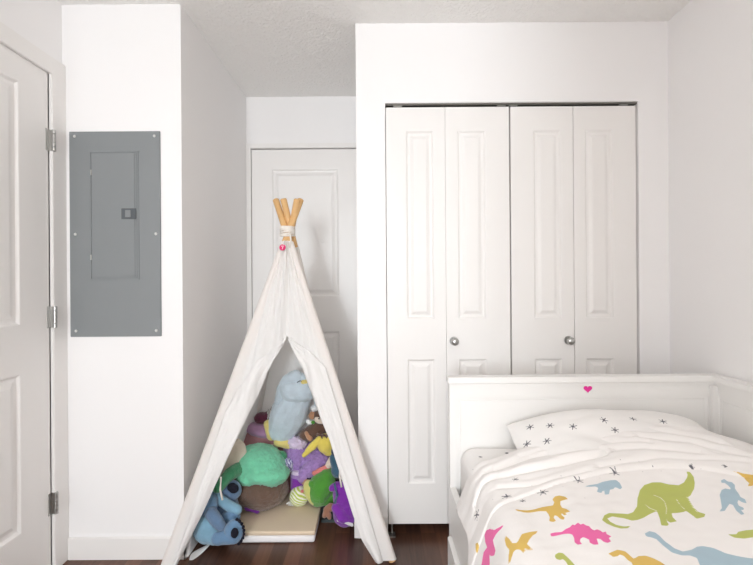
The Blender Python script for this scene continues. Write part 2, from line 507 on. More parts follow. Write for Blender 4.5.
STARINK = (92, 92, 100)
SHEET = printed('star_sheet', (240, 238, 236), [('ink_star', STARINK)])
DUVET = printed('dinosaur_cotton', (243, 240, 238), [('ink_green', (183, 190, 98)), ('ink_blue', (168, 192, 205)), ('ink_ochre', (220, 184, 92)), ('ink_pink', (236, 104, 168)), ('ink_line', (236, 234, 214)), ('ink_star', STARINK)])

def grid_mesh(name, pts):
    """pts: array rows x cols x 3"""
    r, c, _ = pts.shape
    idx = np.arange(r * c).reshape(r, c)
    f = np.stack([idx[:-1, :-1], idx[:-1, 1:], idx[1:, 1:], idx[1:, :-1]], -1).reshape(-1, 4)
    me = bpy.data.meshes.new(name)
    me.from_pydata(pts.reshape(-1, 3).tolist(), [], f.tolist())
    for p in me.polygons: p.use_smooth = True
    return me, f

def locate(bvh, faces, V, par, u, v):
    """pixel -> fabric coordinates of the point of the cloth seen there"""
    hit, nrm, fi, dist = bvh.ray_cast(Vector((0, 0, CZ)), ray(u, v))
    if hit is None: return None
    q = faces[fi]
    p0, p1, p3 = V[q[0]], V[q[1]], V[q[3]]
    A = np.stack([p1 - p0, p3 - p0], 1)
    ab = np.linalg.lstsq(A, np.array(hit) - p0, rcond=None)[0]
    return par[q[0]] + ab[0] * (par[q[1]] - par[q[0]]) + ab[1] * (par[q[3]] - par[q[0]])

# mattress
def rounded_box(x0, x1, y0, y1, z0, z1, r, step=0.006):
    """cross-section across x with rounded top edges, swept along y"""
    prof = [(x0, z0)]
    for k in range(9):
        a = math.pi - k * math.pi / 16
        prof.append((x0 + r + r * math.cos(a), z1 - r + r * math.sin(a)))
    n = int((x1 - x0 - 2 * r) / step)
    for k in range(1, n):
        prof.append((x0 + r + (x1 - x0 - 2 * r) * k / n, z1))
    for k in range(9):
        a = math.pi / 2 - k * math.pi / 16
        prof.append((x1 - r + r * math.cos(a), z1 - r + r * math.sin(a)))
    prof.append((x1, z0))
    return prof
prof = rounded_box(0.328, 1.328, -0.2, 1.742, 0.325, 0.538, 0.05)
ys = [1.744, 1.742, 1.736, 1.726] + [1.72 - 0.006 * k for k in range(100)] + [1.1 - 0.05 * k for k in range(26)]
rows = []
for i, y in enumerate(ys):
    sh = (0.035, 0.018, 0.006, 0.0)[i] if i < 4 else 0.0
    cx_, cz_ = 0.828, 0.43
    rows.append([(cx_ + (x - cx_) * (1 - sh), y, 0.3255 + (z - 0.3255) * (1 - sh * 2.2) + 0.003 * noise.noise((x * 9, y * 9, 1.0)) * (z > 0.5)) for x, z in prof])
A = np.array(rows)
me, fc = grid_mesh('mattress', A)
flat = A[:, :, :2].reshape(-1, 2)
sd = np.full(len(flat), 1.0)
V = A.reshape(-1, 3)
bv = BVHTree.FromPolygons([tuple(x) for x in V.tolist()], fc.tolist())
sx_ = np.cumsum(np.r_[0, np.hypot(*np.diff(np.array(prof), axis=0).T)])
par = np.stack(np.broadcast_arrays(sx_[None, :], np.array(ys)[:, None]), -1).reshape(-1, 2).copy()
for (u, v) in ((475, 470), (480, 458), (502, 463), (507, 454), (466, 483), (492, 471)):
    c = locate(bv, fc, V, par, u, v)
    if c is not None: sd = np.minimum(sd, sdf_star(par, c, 0.011, u * 1.7, 0.0017))
for k in range(60):
    sd = np.minimum(sd, sdf_star(par, (random.uniform(0.2, 1.3), random.uniform(1.05, 1.5)), 0.011, k, 0.0017))
set_attr(me, 'ink_star', sd)
mo = link('mattress', me, SHEET)
mo.modifiers.new('thickness', 'SOLIDIFY').thickness = 0.003
tag(mo, 'white mattress in a star print fitted sheet on the daybed', 'mattress')

# pillow, leaning on the headboard
def pillow_pts(a, b_, t, n=230, m=130, pinch=0.05):
    out = []
    for side in (1, -1):
        rows = []
        for i in range(m + 1):
            w = -1 + 2 * i / m
            row = []
            for k in range(n + 1):
                q = -1 + 2 * k / n
                th = (max(0, 1 - abs(q) ** 3.2) * max(0, 1 - abs(w) ** 3.2)) ** 0.5
                px_ = a * q * (1 - pinch * (1 - w * w) * 0.5)
                pz_ = b_ * w * (1 - pinch * (1 - q * q))
                wr = 0.004 * noise.noise((q * 5, w * 5, side * 3.0)) + 0.012 * noise.noise((q * 2, w * 2, side * 7.0))
                row.append((px_, side * (t * th + wr * th), pz_))
            rows.append(row)
        out.append(np.array(rows))
    return out
PIL_C = Vector((0.88, 1.545, 0.588))
tilt = Matrix.Rotation(R(-63), 4, 'X')
front_, back_ = pillow_pts(0.375, 0.2, 0.085)
allp = []
for S in (back_, front_[:, ::-1]):
    Q = np.array([[list(PIL_C + (tilt @ Vector(p))) for p in row] for row in S])
    dq = np.clip(np.abs(Q[:, :, 0] - PIL_C.x) / 0.385 - 0.25, 0, 1)
    Q[:, :, 2] -= 0.075 * dq ** 1.6
    Q[:, :, 2] = np.maximum(Q[:, :, 2], 0.543)
    Q[:, :, 1] = np.minimum(Q[:, :, 1], 1.745)
    allp.append(Q)
verts = np.concatenate([q.reshape(-1, 3) for q in allp])
r, c_, _ = allp[0].shape
idx = np.arange(r * c_).reshape(r, c_)
f1 = np.stack([idx[:-1, :-1], idx[:-1, 1:], idx[1:, 1:], idx[1:, :-1]], -1).reshape(-1, 4)
fcs = np.concatenate([f1, f1 + r * c_])
me = bpy.data.meshes.new('pillow')
me.from_pydata(verts.tolist(), [], fcs.tolist())
for p in me.polygons: p.use_smooth = True
bv = BVHTree.FromPolygons([tuple(x) for x in verts.tolist()], fcs.tolist())
gx = np.broadcast_arrays(np.linspace(-0.385, 0.385, c_)[None, :], np.linspace(-0.2, 0.2, r)[:, None])
g0 = np.stack(gx, -1).reshape(-1, 2)
par = np.concatenate([g0, g0 + np.array((3.0, 0))])
sd = np.full(len(par), 1.0)
for (u, v) in ((527, 444), (547, 441), (573, 426.5), (550, 425.5), (530, 427), (604, 420), (633, 419), (663, 421.5), (693, 431), (615, 430)):
    c = locate(bv, fcs, verts, par, u, v)
    if c is not None: sd = np.minimum(sd, sdf_star(par, c, 0.014, u * 0.7, 0.0017))
set_attr(me, 'ink_star', sd)
po = link('pillow', me, SHEET)
tag(po, 'white star print pillow leaning on the headboard above the dinosaur duvet', 'pillow')

# duvet
def sstep(a, b_, x):
    t = min(1, max(0, (x - a) / (b_ - a)))
    return t * t * (3 - 2 * t)
EX = [(0.36, 0.515), (0.40, 0.535), (0.507, 0.572), (0.654, 0.616), (0.87, 0.667), (1.02, 0.674), (1.16, 0.662), (1.32, 0.604)]
def edge_h(x):
    return float(np.interp(x, [e[0] for e in EX], [e[1] for e in EX]))
def base_h(x, y):
    b0 = 0.580 - 0.03 * sstep(0.56, 0.40, x) + 0.012 * sstep(0.75, 1.0, x)
    w = sstep(1.16, 1.6, y)
    return b0 + w * (edge_h(x) - b0)
def unproj(u, v):
    r_ = ray(u, v)
    z = 0.58
    for k in range(30):
        t = (z - CZ) / r_.z
        p = Vector((0, 0, CZ)) + r_ * t
        z = 0.5 * z + 0.5 * base_h(p.x, p.y)
    return (p.x, p.y)
CREASES = [([(468, 490), (490, 485), (510, 481), (545, 472), (580, 463), (605, 457)], 0.011, 0.011),
           ([(488, 478), (530, 462), (580, 455), (640, 452), (700, 457)], 0.006, 0.012),
           ([(520, 462), (560, 451), (612, 446), (650, 447)], 0.005, 0.01),
           ([(640, 440), (690, 446), (753, 462)], 0.006, 0.011),
           ([(600, 470), (660, 462), (753, 467)], 0.004, 0.009),
           ([(620, 434), (660, 434), (720, 446)], 0.005, 0.01),
           ([(500, 492), (540, 486), (590, 474)], 0.004, 0.008)]
CREASES = [(np.array([unproj(*p) for p in pl]), a, w) for pl, a, w in CREASES]
# the turned-back edge of the duvet
FOLD = np.array(sorted([(0.19, 1.235), (0.27, 1.262), (0.33, 1.275)] + [q_ for q_ in [unproj(*p) for p in ((487, 512), (497, 504), (520, 499), (560, 484), (600, 475), (640, 470.5), (700, 470), (745, 478))] if q_[0] > 0.36]))
def fold_y(x):
    return float(np.interp(x, FOLD[:, 0], FOLD[:, 1]))
def pl_signed(x, y, pl):
    best, sg = 9, 1
    for p, q in zip(pl[:-1], pl[1:]):
        e = q - p
        w0, w1 = x - p[0], y - p[1]
        t = min(1, max(0, (w0 * e[0] + w1 * e[1]) / (e @ e)))
        dx, dy = w0 - t * e[0], w1 - t * e[1]
        d = math.hypot(dx, dy)
        if d < best:
            best, sg = d, (1 if e[0] * w1 - e[1] * w0 > 0 else -1)
    return best, sg
STEP = 0.0036
dr_len = 0.205
cols = [('t', x) for x in np.arange(1.316, 0.40, -STEP)] + [('d', d) for d in np.arange(0.0, dr_len, STEP)]
# drape profile
dprof, x, z = [(0.0, 0.0)], 0.0, 0.0
for k in range(1, 400):
    d = k * 0.001
    ph = R(66) * min(1, d / 0.09) + R(14) * sstep(0.16, 0.24, d)
    x -= 0.001 * math.cos(ph); z -= 0.001 * math.sin(ph)
    dprof.append((x, z))
yr = list(np.arange(-0.2, 0.8, 0.025)) + list(np.arange(0.8, 1.575, STEP))
NC = 9
def duvet_z(x, y, px_):
    z = base_h(x, y)
    band = sstep(-0.003, 0.004, y - fold_y(px_))
    z += 0.009 * band
    am = 0.35 + 0.65 * band
    z += am * 0.010 * noise.noise((px_ * 2.6 + 2 + y * 1.2, y * 11 - px_ * 2.5, 0.3))
    z += am * 0.0035 * noise.noise((px_ * 8 + 5, y * 26 - px_ * 7, 2.3))
    z += 0.0016 * noise.noise((px_ * 24, y * 34, 4.1))
    z += 0.010 * noise.noise((px_ * 2.3, y * 2.8, 9.0))
    if y > 1.05:
        for pl, a, w in CREASES:
            d, sg = pl_signed(px_, y, pl)
            if d < 5 * w:
                z += -a * math.exp(-(d / w) ** 2) + 0.8 * a * math.exp(-((sg * d - 1.9 * w) / (1.4 * w)) ** 2)
    return z
rows, par = [], []
for i, y in enumerate(yr + [None] * NC):
    curl = 0
    if y is None:
        curl = i - len(yr) + 1
        y0 = yr[-1]
        a = curl / NC * math.pi * 0.75
        yy, dz = y0 + 0.022 * math.sin(a), -0.022 * (1 - math.cos(a))
    else:
        yy, dz = y, 0.0
        y0 = y
    row, prow = [], []
    for kind, s in cols:
        if kind == 't':
            yl = y0
            row.append((s, yy + 0.012 * noise.noise((s * 3, 7, 1)) * sstep(1.4, 1.57, yy), duvet_z(s, yl, s) + dz))
            prow.append((s, yy))
        else:
            near = sstep(1.42, 1.02, y0)
            o_ = dprof[min(399, int(round(s * (1 + 0.75 * near) * 1000)))]
            o_ = (o_[0] * (1 + 0.1 * near) - 0.012 * near * sstep(0, 0.08, s), o_[1])
            k = 1 - 0.18 * sstep(0.9, 0.2, y0)
            wob = 0.012 * noise.noise((s * 5, y0 * 9, 3.0)) * sstep(0, 0.1, s)
            zt = duvet_z(0.40 - s * 0.3, y0, 0.40 - s)
            z_ = zt + (0.0 if s < 0.02 else 0.0) + o_[1] + dz
            row.append((0.40 + o_[0] + wob, yy, z_))
            prow.append((0.40 - s, yy))
    rows.append(row); par.append(prow)
A = np.array(rows)
me, fc = grid_mesh('duvet', A)
V = A.reshape(-1, 3)
par = np.array(par).reshape(-1, 2)
bv = BVHTree.FromPolygons([tuple(x) for x in V.tolist()], fc.tolist())

def zm(ox, oy, sc, pts): return [(ox + x / sc, oy + y / sc) for x, y in pts]
ART = {'ink_green': [], 'ink_blue': [], 'ink_ochre': [], 'ink_pink': []}
ART['ink_green'].append(zm(590, 440, 4.52, [(435,150),(450,152),(468,175),(473,200),(470,230),(455,258),(442,268),(455,290),(470,315),(490,335),(522,345),(518,358),(482,367),(470,355),(435,330),(425,335),(395,340),(370,342),(375,360),(392,378),(365,384),(352,378),(346,362),(347,378),(357,392),(350,399),(322,396),(318,370),(308,345),(302,330),(280,340),(245,360),(215,372),(190,375),(150,363),(100,355),(78,365),(92,380),(120,395),(155,402),(187,398),(170,410),(140,411),(105,402),(75,388),(55,372),(65,350),(85,340),(130,342),(170,345),(195,335),(212,310),(215,270),(225,235),(245,212),(280,200),(320,200),(360,210),(400,213),(425,200),(437,180),(440,165)]))
ART['ink_green'].append(zm(653, 455, 5.14, [(385,420),(430,420),(440,408),(480,400),(530,396),(600,392),(600,440),(514,436),(470,442),(420,438)]))
ART['ink_green'].append(zm(520, 465, 5.65, [(200,520),(220,508),(245,512),(270,535),(300,565),(330,600),(285,600),(262,562),(245,546),(225,552),(205,545),(198,532)]))
ART['ink_blue'].append(zm(590, 460, 5.38, [(-38,156),(0,145),(40,139),(70,127),(110,119),(140,117),(160,133),(173,158),(162,169),(148,160),(135,156),(125,166),(106,170),(102,195),(80,198),(78,175),(66,178),(62,188),(38,182),(45,160),(30,152)]))
ART['ink_blue'].append(zm(653, 455, 5.14, [(348,140),(365,131),(382,146),(402,148),(418,163),(420,182),(437,205),(448,226),(472,238),(482,260),(458,254),(438,240),(434,255),(442,273),(468,284),(464,296),(450,291),(470,315),(455,320),(428,297),(412,268),(394,262),(382,280),(370,298),(340,303),(355,285),(350,255),(343,215),(351,190),(370,182),(395,187),(398,180),(383,165),(365,151),(352,156)]))
ART['ink_blue'].append([(644.8,536),(649.5,533.6),(655,534.8),(660,538.6),(666.4,545),(673.8,550.6),(683,554.2),(691,552.6),(697,549.2),(703,548.6),(712,550.2),(725,555.6),(740,559.2),(753,561.2),(775,566),(790,582),(770,578),(735,580),(705,578),(699,566),(697,560.5),(690,558),(682,558),(672,555),(663,548),(656.5,541.6),(652,540),(646,538.8)])
ART['ink_ochre'].append(zm(653, 455, 5.14, [(392,86),(440,95),(460,103),(514,108),(560,118),(560,170),(520,160),(506,169),(484,171),(494,155),(477,140),(464,120),(440,103)]))
ART['ink_ochre'].append(zm(590, 460, 5.38, [(100,518),(150,497),(190,506),(216,530),(235,546),(260,531),(300,529),(340,543),(380,563),(430,600),(240,600),(225,567),(203,552),(185,532),(165,521),(150,531),(125,536),(116,526)]))
ART['ink_ochre'].append(zm(520, 465, 5.65, [(-30,262),(0,266),(40,268),(90,261),(130,250),(165,244),(190,240),(197,222),(187,205),(200,189),(225,184),(257,191),(272,204),(245,211),(231,216),(230,235),(240,254),(262,260),(287,276),(262,282),(250,277),(268,291),(255,298),(240,284),(236,292),(257,310),(250,322),(233,318),(213,300),(200,296),(192,310),(207,328),(190,335),(167,329),(171,310),(164,290),(150,273),(110,273),(60,281),(20,279),(-10,273)]))
ART['ink_ochre'].append(zm(445, 465, 5.65, [(345,403),(367,425),(387,453),(415,453),(424,430),(440,403),(475,393),(527,384),(497,411),(477,440),(467,460),(482,474),(500,490),(497,505),(473,487),(452,482),(463,496),(454,512),(433,492),(415,487),(397,497),(387,530),(378,567),(368,567),(370,520),(373,490),(358,470),(348,440)]))
ART['ink_ochre'].append(zm(445, 465, 5.65, [(183,450),(196,444),(200,470),(196,497),(184,497)]))
ART['ink_pink'].append(zm(520, 465, 5.65, [(173,400),(200,394),(240,391),(262,374),(285,364),(300,348),(310,355),(330,338),(345,350),(360,343),(375,355),(392,358),(405,374),(420,384),(437,377),(455,384),(470,396),(487,387),(490,404),(517,418),(502,427),(515,446),(495,455),(476,449),(455,431),(436,429),(441,445),(447,463),(420,465),(398,453),(394,436),(375,426),(360,421),(346,430),(342,445),(355,461),(330,465),(313,451),(309,425),(299,406),(280,401),(250,403),(215,411),(178,418)]))
ART['ink_pink'].append(zm(445, 465, 5.65, [(234,400),(244,374),(265,365),(290,374),(315,361),(342,348),(327,370),(297,401),(282,430),(287,455),(297,490),(291,517),(270,521),(262,505),(263,530),(265,565),(255,600),(213,600),(219,560),(229,500),(249,470),(238,440)]))
LINES = [zm(590, 440, 4.52, q) for q in ([(287,258),(318,270),(338,290),(346,318),(345,345)], [(247,300),(270,318),(302,330)], [(436,265),(450,285),(465,312),(485,335)], [(392,278),(405,300),(428,322)])]
polys = {}
for ink, arts in ART.items():
    for art in arts:
        q = [locate(bv, fc, V, par, *p) for p in art]
        q = [c for c in q if c is not None and c[0] > 0.18]
        if len(q) > 3: polys.setdefault(ink, []).append(np.array(q))
# the print carries on towards the foot end
def shifted(ink, k, dx, dy, flip=False):
    q = polys[ink][k].copy()
    c = q.mean(0)
    if flip: q[:, 0] = 2 * c[0] - q[:, 0]
    return q + np.array((dx, dy))
extra = {'ink_green': [shifted('ink_green', 0, -0.15, -0.55, True), shifted('ink_green', 0, 0.3, -0.95)],
         'ink_pink': [shifted('ink_pink', 0, 0.35, -0.45, True), shifted('ink_pink', 0, 0.0, -0.9)],
         'ink_ochre': [shifted('ink_ochre', 2, 0.5, -0.62, True), shifted('ink_ochre', 2, 0.05, -0.7)],
         'ink_blue': [shifted('ink_blue', 1, -0.55, -0.75, True), shifted('ink_blue', 1, 0.0, -0.95)]}
for ink in polys:
    sd = np.full(len(par), 1.0)
    for q in polys[ink] + extra[ink]:
        lo, hi = q.min(0) - 0.02, q.max(0) + 0.02
        sel = ((par > lo) & (par < hi)).all(1)
        sd[sel] = np.minimum(sd[sel], sdf_poly(par[sel], q))
    set_attr(me, ink, sd)
sd = np.full(len(par), 1.0)
for ln in LINES:
    q = np.array([locate(bv, fc, V, par, *p) for p in ln])
    for p, q2 in zip(q[:-1], q[1:]):
        e = q2 - p; w = par - p
        t = np.clip((w @ e) / (e @ e), 0, 1)
        sd = np.minimum(sd, np.sqrt(((w - t[:, None] * e) ** 2).sum(1)) - 0.0014)
set_attr(me, 'ink_line', sd)
sd = np.full(len(par), 1.0)
for (u, v, r_) in ((578.4, 482.5, .013), (543.5, 494.2, .013), (614.6, 474.6, .013), (507, 498.5, .011), (478.6, 515.5, .014), (523, 503, .008), (516, 481, .009), (691, 467.4, .006), (724, 467.6, .006), (563, 488.5, .002), (532, 487, .002), (561, 477, .002), (600, 480, .002), (639, 463.5, .002), (652, 466.5, .002), (661, 472.5, .002), (643, 473.5, .002), (700, 469, .002), (585, 500, .002), (620, 461, .002), (494, 501, .003)):
    c = locate(bv, fc, V, par, u, v)
    if c is not None: sd = np.minimum(sd, sdf_star(par, c, r_ * 1.2 if r_ > 0.004 else 0.0006, u * 1.3, 0.0017 if r_ > 0.009 else 0.0013))
set_attr(me, 'ink_star', sd)
dv = link('duvet', me, DUVET)
so = dv.modifiers.new('thickness', 'SOLIDIFY'); so.thickness = 0.006; so.offset = -1
tag(dv, 'white duvet printed with coloured dinosaurs, its star print edge turned back on the bed', 'duvet')

# ------------------------------------------------------------------ play tent
tent = empty('play_tent', (-0.42, 2.2, 0))
tag(tent, 'white canvas teepee play tent with four crossed wooden poles in the alcove', 'tent')
FL, FR = Vector((-0.905, 1.862, 0.0)), Vector((0.062, 1.885, 0.0))
BL, BR = Vector((-0.79, 2.6, 0.0)), Vector((-0.155, 2.6, 0.0))
AP = P(287.5, 231, 2.14)
feet = {'FL': FL, 'FR': FR, 'BL': BL, 'BR': BR}
offs = {'FL': Vector((0.012, -0.018, 0)), 'FR': Vector((-0.005, -0.016, 0)), 'BL': Vector((0.014, 0.02, 0)), 'BR': Vector((0.014, 0.018, 0))}
axis = {}
PR = 0.0155
for k, f in feet.items():
    a = AP + offs[k]
    d = (a - f).normalized()
    top = f + d * ((a - f).length + (0.168 if k[0] == 'F' else 0.162))
    axis[k] = (f, d)
    p = MB().tube([f + d * t for t in np.linspace(0.004, (top - f).length - 0.004, 12)] + [top], lambda q: PR if q < 0.99 else PR * 0.7, 16)
    p.build('pole', WOOD, tent, True).data.set_sharp_from_angle(angle=R(50))
def on_pole(k, z):
    f, d = axis[k]
    return f + d * (z / d.z)
# rope lashing
rp = MB()
for k in range(7):
    zc = AP.z - 0.022 + k * 0.007
    rp.tube([Vector((AP.x + 0.033 * math.cos(t), AP.y + 0.04 * math.sin(t), zc + 0.004 * math.sin(t + k))) for t in np.linspace(0, 2 * math.pi, 28)], 0.0048, 8)
rp.tube([Vector((AP.x + 0.022, AP.y - 0.048, AP.z - 0.02)), Vector((AP.x + 0.026, AP.y - 0.05, AP.z - 0.05)), Vector((AP.x + 0.02, AP.y - 0.052, AP.z - 0.085))], 0.004, 8)
rp.build('rope_lashing', ROPE, tent, True)

ZT = 1.395
nF = (FR - FL).cross(AP - FL).normalized()
if nF.y > 0: nF = -nF
def front_pt(s, t, off=0.0):
    """t 0 at the top, 1 at the ground; s 0 left pole to 1 right pole"""
    z = ZT * (1 - t) + 0.012 * t
    l, r_ = on_pole('FL', z), on_pole('FR', z)
    p = l + (r_ - l) * s
    edge = min(s, 1 - s)
    ease = sstep(0, 0.12, edge)
    fold = 0.009 * (0.3 + t) * math.sin(s * 30 + 1.2 + 1.5 * t) * ease + 0.018 * noise.noise((s * 9 + t * 2, t * 2.4, 4.0)) * ease + 0.006 * noise.noise((s * 30 - t * 9, t * 6, 14.0)) * ease
    return p + nF * (PR + 0.004 + off + fold)
def to_st(u, v):
    r_ = ray(u, v)
    o_ = Vector((0, 0, CZ))
    base = FL + nF * (PR + 0.004)
    tt = (base - o_).dot(nF) / r_.dot(nF)
    p = o_ + r_ * tt
    t = (ZT - p.z) / (ZT - 0.012)
    l, r2 = on_pole('FL', p.z), on_pole('FR', p.z)
    return (p.x - l.x) / (r2.x - l.x), t
def table(px_):
    st = sorted([to_st(*p)[::-1] for p in px_])
    return [a for a, _ in st], [b_ for _, b_ in st]
TL = table([(287, 336), (268, 372), (250, 412), (233, 448), (213, 490), (195, 527), (183, 552), (176, 566)])
TR = table([(288, 336), (303, 368), (316, 402), (330, 440), (342, 478), (352, 512), (362, 540), (372, 556), (380, 568)])
T0 = TL[0][0]
sL = lambda t: float(np.interp(t, *TL))
sR = lambda t: float(np.interp(t, *TR))
S0 = TL[1][0]
fc_ = MB()
NT, NS = 110, 46
def around(k, z, a0, a1, n, flip):
    """points round a pole, angle measured from the front normal"""
    c = on_pole(k, z)
    side = Vector((1, 0, 0)) * (1 if k == 'FR' else -1)
    bk_ = -nF
    return [c + (nF * math.cos(a) + side * math.sin(a)) * (PR + 0.004) for a in np.linspace(a0, a1, n)]
Lrows, Rrows = [], []
for i in range(NT + 1):
    t = i / NT
    z = ZT * (1 - t) + 0.012 * t
    l_end = sL(t) if t > T0 else S0
    r_end = sR(t) if t > T0 else S0
    Lrows.append([p for p in around('FL', z, R(170), R(12), 10, 1)] + [front_pt(l_end * k / NS, t) for k in range(0, NS + 1)])
    Rrows.append([front_pt(r_end + (1 - r_end) * k / NS, t) for k in range(0, NS + 1)] + [p for p in around('FR', z, R(12), R(170), 10, 1)])
fc_.grid(Lrows).grid(Rrows)
bmesh.ops.remove_doubles(fc_.bm, verts=fc_.bm.verts[:], dist=0.0004)
fo = fc_.build('front_canvas', CANVAS, tent, True)
# door flaps turned back and tied
SLm = table([(283, 343), (259, 361), (239, 389), (220, 412), (208, 434)])
SRm = table([(291, 340), (310, 352), (330, 368), (341, 383), (347, 398)])
for S_, e_ in ((SLm, 0.045), (SRm, 0.955)):
    S_[1][:] = [min(0.955, max(0.045, q_)) for q_ in S_[1]]
    S_[0].append(S_[0][-1] + 0.06); S_[1].append(e_)
for side in (0, 1):
    rows = []
    seam = (SLm, SRm)[side]
    inner = (sL, sR)[side]
    for i in range(121):
        t = T0 + 0.012 + (1 - T0 - 0.012) * i / 120
        a = inner(t)
        if t > seam[0][-1]:
            e = (0.045, 0.955)[side]
        else:
            e = float(np.interp(t, *seam))
        if side == 0: e = min(e, a - 0.004)
        else: e = max(e, a + 0.004)
        row = []
        n = 26
        for k in range(n + 1):
            f_ = k / n
            s = a + (e - a) * f_
            puff = 0.006 + 0.016 * math.sin(math.pi * min(0.93, f_ * 0.93)) * sstep(0, 0.15, t - T0) + 0.004 * noise.noise((f_ * 6, t * 8, side * 5.0))
            if k == n: puff = 0.005
            row.append(front_pt(s, t, puff))
        rows.append(row)
    fl = MB().grid(rows).build('tied_back_flap', CANVAS, tent, True)
    fl.modifiers.new('thickness', 'SOLIDIFY').thickness = 0.004
    tu, tv, tl = ((221, 478, 22), (340, 464, 23))[side]
    a_ = P(tu, tv, 1.93 if side == 0 else 1.945)
    b_ = P(tu + 1.5, tv + tl, 1.915 if side == 0 else 1.93)
    mid = (a_ + b_) / 2 + Vector((-0.004, -0.006, 0))
    st = to_st(tu, tv)
    MB().tube([front_pt(st[0], st[1], 0.0), a_, mid, b_], 0.0042, 8).build('tie_string', ROPE, tent, True)
# sides and back
def panel(ka, kb, sag, name, ztop=ZT, seed=0):
    rows = []
    for i in range(61):
        t = i / 60
        z = ztop * (1 - t) + 0.01 * t
        a, b_ = on_pole(ka, z), on_pole(kb, z)
        nrm = (b_ - a).cross(Vector((0, 0, 1))).normalized()
        row = []
        for k in range(31):
            s = k / 30
            ease = math.sin(math.pi * s)
            w = sag * ease + 0.014 * t * noise.noise((s * 6, t * 2, seed)) * ease + 0.006 * t * math.sin(s * 22 + seed) * ease
            row.append(a + (b_ - a) * s + nrm * w)
        for p in row:          # the cloth is pushed in by the two wall corners
            if ka == 'FL' and p.y > 1.9: p.x = max(p.x, XA + 0.02)
            if ka == 'FR':
                if p.x > XA2 - 0.02 and p.y > 2.045: p.y = 2.045 if p.x > -0.03 else p.y
                if p.y > 2.045: p.x = min(p.x, XA2 - 0.02)
        rows.append(row)
    return MB().grid(rows).build(name, CANVAS, tent, True)
panel('BL', 'BR', 0.0, 'back_canvas', seed=3)
panel('FL', 'BL', 0.0, 'side_canvas', seed=5)
panel('FR', 'BR', 0.0, 'side_canvas', seed=8)
for k in ('BL', 'BR'):
    MB().tube([on_pole(k, z) for z in np.linspace(0.03, ZT - 0.02, 14)], PR + 0.004, 14).build('pole_sleeve', CANVAS, tent, True)
# round badge with a small white mark
bs, bt = to_st(283.5, 249)
bc = front_pt(bs, bt, 0.006)
rot = nF.to_track_quat('Z', 'Y').to_matrix().to_4x4()
bd = MB(); r_ = bmesh.ops.create_cone(bd.bm, cap_ends=True, segments=28, radius1=0.0155, radius2=0.0145, depth=0.004)
bmesh.ops.transform(bd.bm, matrix=Matrix.Translation(bc) @ rot, verts=r_['verts'])
bdo = bd.build('badge', BADGE, fo)
bdo['label'] = 'round crimson badge'
mk = MB()
e1, e2 = Vector((1, 0, 0)), Vector((0, 0, 1))
q0 = bc + nF * 0.0028
mk.tube([q0 - e1 * 0.006 + e2 * 0.006, q0 + e1 * 0.006 + e2 * 0.006, q0 + e1 * 0.001 - e2 * 0.002, q0 - e1 * 0.001 - e2 * 0.008], 0.0016, 6)
mk.build('badge_mark', WHITE, bdo)
# loose hem lying on the floor by the left pole
hem = [(P(213, 541, 1.985), P(200, 548, 1.985)), (P(206, 549, 1.95), P(194, 551, 1.96)), (P(199, 556, 1.93), P(190, 555, 1.94)), (P(192, 563, 1.90), P(189, 563, 1.90))]
rows = [[a + (b_ - a) * k / 6 for k in range(7)] for a, b_ in hem]
rows = [[Vector((p.x, p.y, max(0.004, p.z))) for p in r2] for r2 in rows]
hm = MB().grid(rows).build('loose_hem', CANVAS, tent, True)
hm.modifiers.new('thickness', 'SOLIDIFY').thickness = 0.003
s2 = hm.modifiers.new('smooth', 'SUBSURF'); s2.levels = 2; s2.render_levels = 2

# ------------------------------------------------------------------ floor mat
MATB = cloth('beige_mat_cover', (224, 205, 180), bump=0.1, bscale=300, var=0.04)
MATW = cloth('white_mat_side', (238, 237, 238), bump=0.05)
fm = empty('floor_mat', (-0.5, 2.3, 0))
tag(fm, 'beige topped foam floor mat with white sides inside the tent', 'mat')
def softbox(x0, y0, z0, x1, y1, z1, r, name, m, parent):
    o = MB().box((x0, y0, z0), (x1, y1, z1)).build(name, m, parent)
    b_ = o.modifiers.new('bevel', 'BEVEL'); b_.width = r; b_.segments = 4
    for p in o.data.polygons: p.use_smooth = True
    return o
softbox(-0.69, 2.02, 0.002, -0.292, 2.5, 0.037, 0.012, 'mat_base', MATW, fm)
softbox(-0.692, 2.018, 0.037, -0.29, 2.5, 0.058, 0.008, 'mat_top', MATB, fm)

